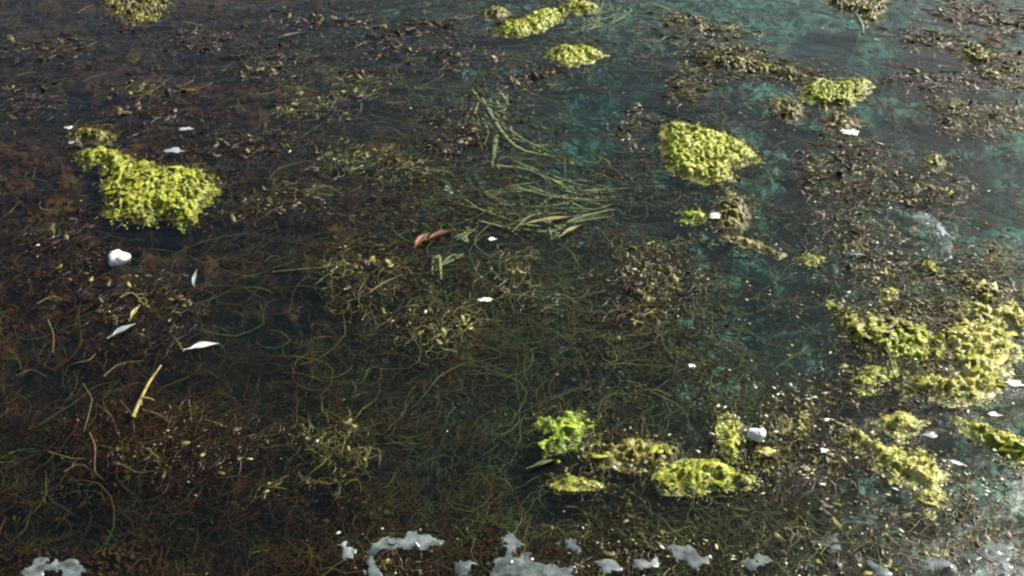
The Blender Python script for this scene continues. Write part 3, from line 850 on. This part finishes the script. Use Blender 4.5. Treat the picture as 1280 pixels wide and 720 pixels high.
eel_tuft('curved pale green blade beside the yellow olive tuft',
         [[(580, 388), (578, 405), (568, 420)], [(684, 372), (696, 368), (710, 372)], [(532, 424), (550, 436), (572, 440)]])

# ------------------------------------------------------------------ single objects adrift
def lump(name, u, v, wpx, hpx, label, cat, mat='white', zh=0.5, seed=0, group=None, rot=0.0):
    """rounded uneven lump; width and depth from the water plane"""
    c = at(u, v, 0.004)
    a, b = at(u - wpx / 2, v, 0.004), at(u + wpx / 2, v, 0.004)
    w = np.linalg.norm(b - a)
    dpt = np.linalg.norm(at(u, v - hpx / 2, 0.004) - at(u, v + hpx / 2, 0.004)) * 0.72
    rg = np.random.default_rng(seed)
    nu, nv = 22, 10
    vs_ = []
    for j in range(nv + 1):
        ph = math.pi * j / nv
        for i in range(nu):
            th = 2 * math.pi * i / nu
            vs_.append((math.sin(ph) * math.cos(th), math.sin(ph) * math.sin(th), math.cos(ph)))
    Vv = np.array(vs_)
    ang_ = np.arctan2(Vv[:, 1], Vv[:, 0])
    r = 1 + (0.3 if zh > 0.6 else 1.1) * (vnoise(np.cos(ang_) * 3.1 + 9 + seed * 3, np.sin(ang_) * 3.1 + 9) - 0.5) + 0.9 * (fbm(Vv[:, 0] * 1.9 + 20 + seed, Vv[:, 1] * 1.3 + 20 + Vv[:, 2], 3) - 0.5)
    Vv = Vv * r[:, None] * np.array([w / 2, dpt / 2, min(w, dpt) * zh / 2 * (1 if zh > 0.6 else 0.35)])
    q = [(j * nu + i, (j + 1) * nu + i, (j + 1) * nu + (i + 1) % nu, j * nu + (i + 1) % nu) for j in range(nv) for i in range(nu)]
    o = obj(name, mesh_from(name, Vv, np.array(q), M[mat]), loc=(c[0], c[1], 0.0015), rot=(0, 0, rot))
    return tag(o, label, cat, group)

lump('white_pebble', 148, 323, 25, 19, 'round white stone bright against dark brown weed', 'stone', zh=0.7, seed=1)
lump('white_pebble', 946, 549, 24, 19, 'rounded white pebble on the crumbly tan algae heap', 'stone', zh=0.8, seed=2).location.z = 0.016
lump('white_petal', 605, 374, 20, 9, 'small oval white petal afloat in dark olive water', 'petal', zh=0.3, seed=3)
lump('white_petal', 615, 298, 10, 5, 'tiny white petal beside the upright green blades', 'petal', zh=0.3, seed=4)
lump('pale_flake', 1062, 165, 20, 12, 'pinkish white flake touching a small olive algae patch', 'flake', zh=0.4, seed=5)
lump('pale_flake', 1268, 478, 26, 9, 'flat white flake beside the whitish rim of the crumpled mat', 'flake', zh=0.25, seed=6)
lump('pale_flake', 1243, 517, 16, 6, 'oval grey white flake above the long lime mat', 'flake', zh=0.3, seed=7)
lump('pale_flake', 1030, 562, 10, 8, 'small cream oval flake on reddish brown scum', 'flake', zh=0.4, seed=8)
lump('pale_flake', 1162, 542, 22, 10, 'pale mint green flake beside the cream and yellow mat', 'flake', 'bleach', zh=0.3, seed=9)
lump('pale_flake', 1178, 288, 9, 16, 'pinkish white crust on the cream scum streak', 'flake', 'bleach', zh=0.12, seed=10).location.z = 0.004
lump('pale_flake', 893, 268, 20, 10, 'white sliver at the edge of the ragged olive patch', 'flake', zh=0.4, seed=11, rot=0.8)
lump('pale_flake', 1196, 577, 22, 5, 'thin crooked white flake under the long lime mat', 'flake', zh=0.3, seed=12, rot=-0.5)
lump('pale_flake', 1034, 523, 10, 4, 'small white flake above the cream oval flake', 'flake', zh=0.3, seed=13)
lump('pale_flake', 864, 456, 8, 6, 'tiny white fleck alone over dark weed', 'flake', zh=0.4, seed=14)
lump('pale_flake', 88, 177, 6, 5, 'tiny pale crumb beside the brownish olive patch', 'flake', 'bleach', zh=0.5, seed=15)
lump('pale_flake', 86, 158, 7, 5, 'bright wet crumb above the brownish olive patch', 'flake', zh=0.5, seed=16)
lump('pale_flake', 232, 160, 14, 6, 'slender pale green flake behind the hooked lime mat', 'flake', 'bleach', zh=0.3, seed=17)
lump('pale_flake', 218, 187, 22, 8, 'oval pale green flake close behind the hooked lime mat', 'flake', 'bleach', zh=0.25, seed=18)

def leaf(name, u0, v0, u1, v1, width, label, cat, mat, lift=0.006, curl=0.3, stalk=True, group=None, part='blade'):
    """flat leaf lying from (u0,v0) to (u1,v1) with a fold along its midrib"""
    a, b = at(u0, v0, 0.003), at(u1, v1, 0.003)
    d = b - a
    Ln = np.linalg.norm(d[:2])
    k = 9
    t = np.linspace(0, 1, k)
    w = width * np.sin(np.pi * t ** 0.8) ** 0.8 + 0.0004
    rows = []
    for j, sgn in enumerate((-1, -0.5, 0, 0.5, 1)):
        z = lift + 0.25 * abs(sgn) * w + curl * 0.12 * Ln * (t - 0.5) ** 2 + 0.0015 * np.sin(9 * t + j)
        rows.append(np.stack([t * Ln, sgn * w / 2 + 0.06 * Ln * np.sin(3 * t), z], -1))
    top = np.stack(rows, 1)
    bot = top.copy(); bot[..., 2] -= 0.0008
    Vv = np.concatenate([top.reshape(-1, 3), bot.reshape(-1, 3)])
    q, m_ = [], k * 5
    for i in range(k - 1):
        for j in range(4):
            p = i * 5 + j
            q.append((p, p + 5, p + 6, p + 1)); q.append((m_ + p, m_ + p + 1, m_ + p + 6, m_ + p + 5))
        for j in (0, 4):
            p = i * 5 + j
            q.append((p, m_ + p, m_ + p + 5, p + 5))
    e = empty(name, (a[0], a[1], 0))
    e.rotation_euler = (0, 0, math.atan2(d[1], d[0]))
    tag(e, label, cat, group)
    obj(part, mesh_from(part, Vv, np.array(q), M[mat]), e)
    if stalk:
        P = np.stack([np.linspace(-0.012, Ln * 0.96, 8), 0.06 * Ln * np.sin(3 * np.linspace(0, .96, 8)), lift + 0.0012 + curl * 0.12 * Ln * (np.linspace(0, .96, 8) - .5) ** 2], -1)
        vv, qq, _ = tubes(P[None], np.linspace(0.0011, 0.0004, 8)[None], sides=4)
        obj('quill' if 'feather' in name else 'midrib', mesh_from('midrib', vv, qq, M[mat]), e)
    return e

leaf('white_feather', 236, 438, 274, 431, 0.019, 'bright white feather lying on black brown water', 'feather', 'white', part='vane')
leaf('pale_leaf', 140, 422, 170, 406, 0.016, 'slender greyish white leaf near the yellow tipped weed', 'leaf', 'bleach')
leaf('orange_leaf', 520, 309, 538, 292, 0.022, 'orange brown leaf with a curled edge', 'leaf', 'orange')
leaf('orange_leaf', 536, 300, 566, 288, 0.018, 'thin rust coloured leaf overlapping the curled orange leaf', 'leaf', 'orange')
leaf('yellow_leaf', 652, 283, 726, 272, 0.015, 'long yellow wedge leaf among tangled green blades', 'leaf', 'straw')
leaf('yellow_leaf', 702, 296, 728, 282, 0.012, 'short tan leaf tip below the yellow wedge leaf', 'leaf', 'straw')
leaf('brown_leaf', 1226, 50, 1256, 62, 0.035, 'rusty brown leaf on the olive patch', 'leaf', 'orange')
leaf('brown_leaf', 862, 74, 900, 82, 0.025, 'dark brown leaf on the weed string', 'leaf', 'brown')
leaf('pale_leaf', 1068, 15, 1078, 44, 0.010, 'pale reed poking out of the olive green mat', 'reed', 'bleach', stalk=False)
leaf('green_leaf', 664, 586, 696, 576, 0.009, 'thin green blade below the fresh bright green clump', 'leaf', 'eel')
leaf('yellow_leaf', 164, 400, 176, 382, 0.010, 'small yellow leaf tip above the slender greyish leaf', 'leaf', 'straw')
leaf('pale_leaf', 243, 360, 247, 338, 0.008, 'slim grey green leaf beside black water', 'leaf', 'bleach', stalk=False)
leaf('pale_leaf', 1052, 318, 1090, 322, 0.008, 'thin grey straw on bubbly weed', 'leaf', 'bleach', stalk=False)
leaf('pale_leaf', 348, 48, 384, 40, 0.008, 'faint pale straw in hazy water left of brown weed line', 'leaf', 'bleach', stalk=False)

def twig(name, uv, rad, label, cat, mat, z=0.003, group=None, branches=0):
    uv = np.array(uv, float)
    k = 4 * (len(uv) - 1) + 1
    s = np.linspace(0, len(uv) - 1, k)
    i = np.minimum(s.astype(int), len(uv) - 2)
    f = (s - i)[:, None]
    q = uv[i] * (1 - f) + uv[i + 1] * f
    q[1:-1] = (q[:-2] + 2 * q[1:-1] + q[2:]) / 4
    P = at(q[:, 0], q[:, 1], z)
    P[:, 2] += 0.003 * np.sin(np.linspace(0, 4, k))
    c = P[0].copy(); c[2] = 0
    P = P - c
    vv, qq, _ = tubes(P[None], (rad * np.linspace(1, 0.45, k))[None], sides=5)
    body = mesh_from('stem', vv, qq, M[mat])
    if not branches:
        return tag(obj(name, body, loc=c), label, cat, group)
    e = empty(name, c)
    tag(e, label, cat, group)
    obj('stem', body, e)
    for b in range(branches):
        j = random.randint(k // 4, k - 2)
        B = strand_paths(P[j:j + 1, 0], P[j:j + 1, 1], P[j:j + 1, 2], np.array([random.uniform(0, 6.3)]), np.array([random.uniform(.02, .05)]), k=5)
        vv, qq, _ = tubes(B, rad * 0.6 * np.linspace(1, .3, 5)[None], sides=4)
        obj('side_shoot', mesh_from('side_shoot', vv, qq, M[mat]), e)
    return e

twig('yellow_reed', [(166, 522), (176, 500), (188, 476), (201, 456)], 0.0055, 'thick yellow stem slanting out of rusty weed', 'stem', 'straw', branches=2)
twig('floating_straw', [(150, 372), (166, 366), (180, 380)], 0.0022, 'yellow tipped stalk before the round white stone', 'stem', 'straw', branches=3)
twig('floating_straw', [(122, 400), (146, 396), (170, 392)], 0.0018, 'straight tan straw beside the slender greyish leaf', 'stem', 'tan')
twig('floating_straw', [(340, 340), (400, 336), (430, 328)], 0.0016, 'long thin green straw over black water', 'stem', 'eel')
twig('brown_twig', [(462, 366), (480, 354), (504, 342)], 0.0028, 'straight reddish stalk on the golden brown hummock', 'stem', 'tan')
twig('brown_twig', [(1000, 96), (960, 86), (905, 74)], 0.003, 'dark wet stalk running through the brown weed string', 'stem', 'tan')
twig('brown_twig', [(1102, 430), (1112, 448), (1118, 470)], 0.004, 'dark crooked stalk in the crack beside the lime clump', 'stem', 'brown')
twig('brown_twig', [(1150, 452), (1175, 450), (1196, 456)], 0.003, 'dark stalk against the crumpled mat', 'stem', 'brown')
twig('brown_twig', [(828, 140), (850, 148), (872, 152)], 0.0025, 'reddish stalk along the back of the broad dense mat', 'stem', 'brown')
MARKS = [(148, 323, 'the round white stone'), (255, 435, 'the bright white feather'), (155, 413, 'the slender greyish leaf'), (183, 490, 'the thick yellow reed'),
         (190, 235, 'the hooked lime mat'), (105, 172, 'the brownish olive patch'), (60, 260, 'the reddish brown weed bed'), (110, 560, 'the tan dead stalks'),
         (270, 560, 'the rusty tangled bed'), (40, 440, 'the black left shallows'), (245, 350, 'the slim grey green leaf'), (535, 300, 'the curled orange leaf'), (690, 280, 'the yellow wedge leaf'),
         (605, 374, 'the small oval white petal'), (455, 340, 'the golden brown hummock'), (400, 566, 'the glinting golden bush'), (540, 395, 'the yellow olive tuft'),
         (815, 345, 'the pinkish brown hummock'), (500, 207, 'the olive tuft with glints'), (690, 235, 'the sideways flowing blades'), (864, 456, 'the tiny white fleck'),
         (700, 538, 'the fresh bright green clump'), (790, 562, 'the brownish gold raft'), (880, 590, 'the tapering smooth lime mat'), (915, 545, 'the upright yellow strip'),
         (946, 549, 'the rounded white pebble'), (1030, 500, 'the brown raft by the folded clump'), (935, 320, 'the open navy water'), (380, 235, 'the dim olive blades'),
         (400, 440, 'the black brown gap'), (640, 440, 'the dark bare water'), (750, 470, 'the wispy grey weed')]
MARKS = [m for m in MARKS if m[2] not in ('the black left shallows', 'the black brown gap', 'the dark bare water', 'the wispy grey weed')]
for spec in [[(104, 480), (116, 500), (112, 516), (104, 540)], [(120, 505), (140, 520), (148, 545)], [(60, 565), (90, 575), (110, 572)], [(112, 540), (120, 560), (118, 590), (128, 598)],
             [(80, 590), (100, 580), (122, 592)], [(178, 512), (200, 520), (216, 530)], [(150, 500), (166, 520), (168, 540)], [(46, 380), (64, 372), (90, 376)],
             [(90, 455), (112, 452), (120, 440)], [(60, 400), (68, 420), (66, 440)], [(200, 385), (230, 388), (260, 392)], [(230, 440), (220, 425), (214, 418)],
             [(236, 500), (238, 515), (240, 530)], [(255, 525), (270, 530), (284, 534)], [(298, 570), (302, 580), (299, 592)], [(150, 580), (170, 592), (186, 590)],
             [(20, 470), (40, 462), (58, 470)], [(130, 470), (150, 455), (180, 450)], [(440, 562), (462, 560), (480, 564)], [(472, 560), (476, 570), (474, 580)]]:
    nb = random.choice((0, 1, 2))
    near_ = min((m for m in MARKS if 'stalks' not in m[2]), key=lambda m: math.hypot(m[0] - spec[1][0], 1.5 * (m[1] - spec[1][1])))[2]
    twig('dead_stalk', spec, random.uniform(0.0010, 0.0022), ('unbranched', 'forked', 'twice forked')[nb] + f' thin tan dead stalk near {near_}', 'stalk', 'tan', z=-0.004, group=f'dead stalks near {near_}', branches=nb)

# ------------------------------------------------------------------ submerged strands one can follow by eye
def frame_points(n, region, dens=None):
    u = rng.uniform(region[0], region[2], n)
    v = rng.uniform(region[1], region[3], n)
    return u, v

ZONES = [((-20, 130, 330, 600), 110, (0.0, 0.45), None, 'brown submerged weed strand in the dark red brown shallows', 'brown submerged strands', (-0.03, -0.003)),
         ((320, 200, 780, 470), 110, (0.35, 0.85), -0.25, 'olive green submerged weed strand in the dark middle water', 'olive submerged strands', (-0.04, -0.004)),
         ((560, 400, 1030, 600), 70, (0.35, 0.75), 0.5, 'grey green wispy weed strand below the dark middle water', 'grey green submerged strands', (-0.06, -0.01))]
for reg, cnt, tone, ang, lab, grp, zr in ZONES:
    u, v = frame_points(cnt, reg)
    for i in range(cnt):
        if hole(u[i], v[i]) > 0.5:
            continue
        z = random.uniform(*zr)
        p = at(u[i], v[i], z)
        a = random.uniform(0, 6.3) if ang is None else random.gauss(ang, 0.6) + random.choice((0, math.pi))
        P = strand_paths(np.array([0.0]), np.array([0.0]), np.array([0.0]), np.array([a]), np.array([random.uniform(.10, .34)]), k=9, curl=0.8)
        P[:, :, 2] = np.clip(P[:, :, 2], -0.03, -z - 0.001)
        r = random.uniform(0.0012, 0.0026) * np.array([[.7, 1, 1, 1, 1, .9, .8, .6, .2]])
        vv, qq, tt = tubes(P, r, sides=4, flat=0.6, tint=[random.uniform(*tone)])
        mk = min(MARKS, key=lambda m: math.hypot(m[0] - u[i], 1.5 * (m[1] - v[i])))
        sl = P[0, -1, :2] - P[0, 0, :2]
        shape = 'straight' if np.linalg.norm(sl) > 0.86 * np.sum(np.linalg.norm(np.diff(P[0], axis=0), axis=1)) else 'curled'
        col = lab.split(' submerged')[0].split(' wispy')[0]
        tag(obj('weed_strand', mesh_from('weed_strand', vv, qq, M['weed'], tt), loc=p), f'{shape} {col} submerged weed strand near {mk[2]}', 'waterweed', f'{shape} {col} strands near {mk[2]}')

# ------------------------------------------------------------------ soft carpet of rotting weed and pale silt below the surface
cu, cv = np.meshgrid(np.arange(-220, 1501, 4.0), np.arange(-70, 860, 4.0), indexing='ij')
cp_ = at(cu, cv, 0)
x_, y_ = cp_[..., 0], cp_[..., 1]
dk = np.clip(dark(cu, cv) + 0.8 * (fbm(x_ * 3.3 + 70, y_ * 3.3 + 70, 4) - 0.45), 0, 1)
right = sstep(480, 980, cu + (300 - cv) * 0.5)
lumps = 1 - np.abs(2 * fbm(x_ * 11 + 80, y_ * 16 + 80, 4) - 1) * 2
cz = -(0.030 + 0.075 * dk + 0.13 * hole(cu, cv) + 0.12 * right) + 0.035 * (lumps - 0.5) + 0.03 * (fbm(x_ * 45, y_ * 60, 3) - 0.5)
cz = cz - 0.03 * sstep(380, 560, cv) * (1 - right)
cz = np.minimum(np.maximum(cz, bed_z(x_, y_) + 0.004), -0.006)
tone_ = 0.12 + 0.38 * sstep(250, 800, cu + (360 - cv) * 0.3) + 0.55 * (fbm(x_ * 6 + 15, y_ * 6 + 15, 4) - 0.5) - 0.2 * dark(cu, cv)  # darkness of the dim gaps is also painted into the carpet colour
tone_ = np.clip(tone_, 0, 0.75) * (1 - right) + right * (0.80 + 0.4 * (fbm(x_ * 3 + 25, y_ * 3 + 25, 4) - 0.5))  # pale silt colour added on the right to brighten the water towards teal
nu_, nv_ = cu.shape
ix = np.arange(nu_ * nv_).reshape(nu_, nv_)
q_ = np.stack([ix[:-1, :-1], ix[:-1, 1:], ix[1:, 1:], ix[1:, :-1]], -1).reshape(-1, 4)
tag(obj('weed_carpet', mesh_from('weed_carpet', np.stack([x_, y_, cz], -1).reshape(-1, 3), q_, M['carpet'], np.clip(tone_, 0, 1).ravel())),
    'soft brown to olive carpet of rotting weed and pale silt under the water', 'waterweed', kind='stuff')

# ------------------------------------------------------------------ the uncountable tangle below the surface
def tangle(n, zr, rad, length, seed, tone_shift=0.0, sides=3, flat=1.0):
    rg = np.random.default_rng(seed)
    u = rg.uniform(-120, 1400, n * 3)
    v = rg.uniform(-60, 780, n * 3)
    p = at(u, v, 0)
    keep_p = (1 - 0.97 * hole(u, v)) * (0.35 + 0.65 * sstep(0.35, 0.62, fbm(p[:, 0] * 5 + 30, p[:, 1] * 5 + 30, 3, seed)))
    keep_p *= 1 - 0.85 * sstep(650, 1050, u + (300 - v) * 0.4)
    keep_p *= np.clip(4.5 / (p[:, 1] ** 2 + 0.5), 0, 1) * 0 + 1
    ok = np.flatnonzero(rg.random(n * 3) < keep_p)[:n]
    u, v, p = u[ok], v[ok], p[ok]
    k = len(u)
    bz = bed_z(p[:, 0], p[:, 1])
    dk = np.clip(dark(u, v) + 0.9 * (fbm(p[:, 0] * 3.3 + 70, p[:, 1] * 3.3 + 70, 4) - 0.45), 0, 1)
    z = np.maximum(rg.uniform(zr[0], zr[1], k) - 0.10 * dk * rg.uniform(.35, 1, k), bz + 0.01)
    mid = sstep(300, 450, u) * sstep(150, 230, v) * sstep(420, 300, v)
    a = fbm(p[:, 0] * 2.5 + 9, p[:, 1] * 2.5 + 9, 2) * 9 + rg.normal(0, 0.9, k)
    a = np.where(rg.random(k) < mid * 0.8, rg.normal(-0.2, 0.4, k), a)
    P = strand_paths(p[:, 0], p[:, 1], z, a, rg.uniform(*length, k), k=6, curl=1.1, rg=rg)
    P[:, :, 2] = np.minimum(P[:, :, 2], -0.001)
    far = np.clip(p[:, 1] / 1.9, 1, 2.0)
    P[:, :, :2] = p[:, None, :2] + (P[:, :, :2] - p[:, None, :2]) * far[:, None, None] ** 0.7
    r = rg.uniform(*rad, (k, 1)) * far[:, None] * np.array([[.7, 1, 1, 1, .8, .2]])
    tone = 0.14 + 0.5 * sstep(200, 750, u + (360 - v) * 0.3) + rg.normal(0, 0.16, k) + tone_shift
    tone = np.where(rg.random(k) < 0.03, rg.uniform(0.75, 1.05, k), tone)
    return tubes(P, r, sides=sides, flat=flat, tint=np.clip(tone, 0, 1))

vv, qq, tt = tangle(31000, (-0.05, -0.003), (0.0004, 0.0017), (0.02, 0.11), 21)
tag(obj('weed_tangle', mesh_from('weed_tangle', vv, qq, M['weed'], tt)), 'fine brown and olive weed tangled just under the water', 'waterweed', kind='stuff')
vv, qq, tt = tangle(4500, (-0.06, -0.005), (0.0013, 0.0030), (0.04, 0.16), 23, 0.0, 4, 0.25)
tag(obj('ribbon_weed_tangle', mesh_from('ribbon_weed_tangle', vv, qq, M['weed'], tt)), 'limp flat weed ribbons matted under the water', 'waterweed', kind='stuff')
vv, qq, tt = tangle(9000, (-0.22, -0.04), (0.0012, 0.0034), (0.08, 0.30), 22, -0.05)
tag(obj('deep_weed_tangle', mesh_from('deep_weed_tangle', vv, qq, M['weed'], tt)), 'dim weed growing deeper below the water', 'waterweed', kind='stuff')

def leaf_litter(n, zr, size, seed):
    """small rotting leaf scraps in and under the tangle"""
    rg = np.random.default_rng(seed)
    u, v = rg.uniform(-100, 1380, n * 3), rg.uniform(-50, 780, n * 3)
    p = at(u, v, 0)
    w = (1 - 0.97 * hole(u, v)) * (0.12 + 0.88 * sstep(0.42, 0.60, fbm(p[:, 0] * 7 + 60, p[:, 1] * 7 + 60, 4, seed)))
    w = w * (1 - 0.75 * sstep(700, 1050, u + (300 - v) * 0.4))
    ok = np.flatnonzero(rg.random(n * 3) < w)[:n]
    u, v, p = u[ok], v[ok], p[ok]
    k = len(u)
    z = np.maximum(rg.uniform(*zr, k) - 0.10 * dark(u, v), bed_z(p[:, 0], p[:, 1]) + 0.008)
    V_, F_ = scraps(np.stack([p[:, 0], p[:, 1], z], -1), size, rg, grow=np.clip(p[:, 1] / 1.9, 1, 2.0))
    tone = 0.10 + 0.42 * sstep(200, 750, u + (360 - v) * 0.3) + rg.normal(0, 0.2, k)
    return V_, F_, np.repeat(np.clip(tone, 0, 1), 9)

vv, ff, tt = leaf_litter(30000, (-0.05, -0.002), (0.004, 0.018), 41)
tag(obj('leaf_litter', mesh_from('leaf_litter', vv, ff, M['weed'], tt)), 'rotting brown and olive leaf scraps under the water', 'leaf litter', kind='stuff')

# ------------------------------------------------------------------ specks, bubbles and painted glints
def specks(n, near, rad, tone, seed, squash=0.6, left=0.3):
    rg = np.random.default_rng(seed)
    t = (1 + 5 ** 0.5) / 2
    ico = np.array([(-1, t, 0), (1, t, 0), (-1, -t, 0), (1, -t, 0), (0, -1, t), (0, 1, t), (0, -1, -t), (0, 1, -t), (t, 0, -1), (t, 0, 1), (-t, 0, -1), (-t, 0, 1)]) / math.hypot(1, t)
    fc = np.array([(0, 11, 5), (0, 5, 1), (0, 1, 7), (0, 7, 10), (0, 10, 11), (1, 5, 9), (5, 11, 4), (11, 10, 2), (10, 7, 6), (7, 1, 8), (3, 9, 4), (3, 4, 2), (3, 2, 6), (3, 6, 8), (3, 8, 9), (4, 9, 5), (2, 4, 11), (6, 2, 10), (8, 6, 7), (9, 8, 1)])
    m = n * 6
    u, v = rg.uniform(-60, 1340, m), rg.uniform(-30, 760, m)
    p = at(u, v, 0)
    x, y = p[:, 0], p[:, 1]
    w = np.full(m, 0.02)
    for pl, kind in ALL_OUTLINES:
        lo, hi = pl.min(0) - 0.1, pl.max(0) + 0.1
        s_ = np.flatnonzero((x > lo[0]) & (x < hi[0]) & (y > lo[1]) & (y < hi[1]))
        if len(s_):
            d = poly_dist(x[s_], y[s_], pl)
            if kind == 'raft':
                ww = near * sstep(-0.06, 0.02, d)
            else:
                ww = near * sstep(-0.05, -0.005, d) * (d < 0.004)
            w[s_] = np.maximum(w[s_], ww)
    w = np.maximum(w, 0.16 * sstep(820, 1050, u) * (1 - hole(u, v)))
    w *= (1 - 0.65 * sstep(590, 640, v)) * (left + (1 - left) * sstep(600, 1000, u)) * (0.06 + 0.94 * sstep(0.46, 0.60, fbm(x * 9 + y * 4 + 50, y * 22 + 50, 4, seed)))
    ok = np.flatnonzero(rg.random(m) < w)[:n]
    k = len(ok)
    r = rad[0] + (rad[1] - rad[0]) * rg.random(k) ** 3
    sc3 = np.stack([r * rg.uniform(.8, 2.8, k), r * rg.uniform(.7, 1.2, k), r * squash * rg.uniform(.6, 1.1, k)], -1)
    a = rg.uniform(0, 6.3, k)
    Vv = ico[None] * sc3[:, None, :]
    ca, sa = np.cos(a)[:, None], np.sin(a)[:, None]
    Vv = np.stack([Vv[..., 0] * ca - Vv[..., 1] * sa, Vv[..., 0] * sa + Vv[..., 1] * ca, Vv[..., 2]], -1)
    Vv += np.stack([x[ok], y[ok], 0.001 + r * 0.2], -1)[:, None, :]
    F_ = (fc[None] + (np.arange(k) * 12)[:, None, None]).reshape(-1, 3)
    return Vv.reshape(-1, 3), F_, np.repeat(rg.uniform(*tone, k), 12)

vv, ff, tt = specks(7000, 0.6, (0.0010, 0.0042), (0.0, 0.8), 31, 0.4)
tag(obj('scum_specks', mesh_from('scum_specks', vv, ff, M['speck'], tt)), 'wet brown and olive crumbs floating around the weed', 'scum', kind='stuff')
vv, ff, tt = specks(5500, 0.8, (0.0008, 0.0040), (0.62, 1.15), 32, 0.6, 0.08)  # bubble specks, with sun glints put into their pale colour
tag(obj('bubbles', mesh_from('bubbles', vv, ff, M['speck'], tt)), 'tiny pale bubbles and painted glints on the water', 'bubbles', kind='stuff')
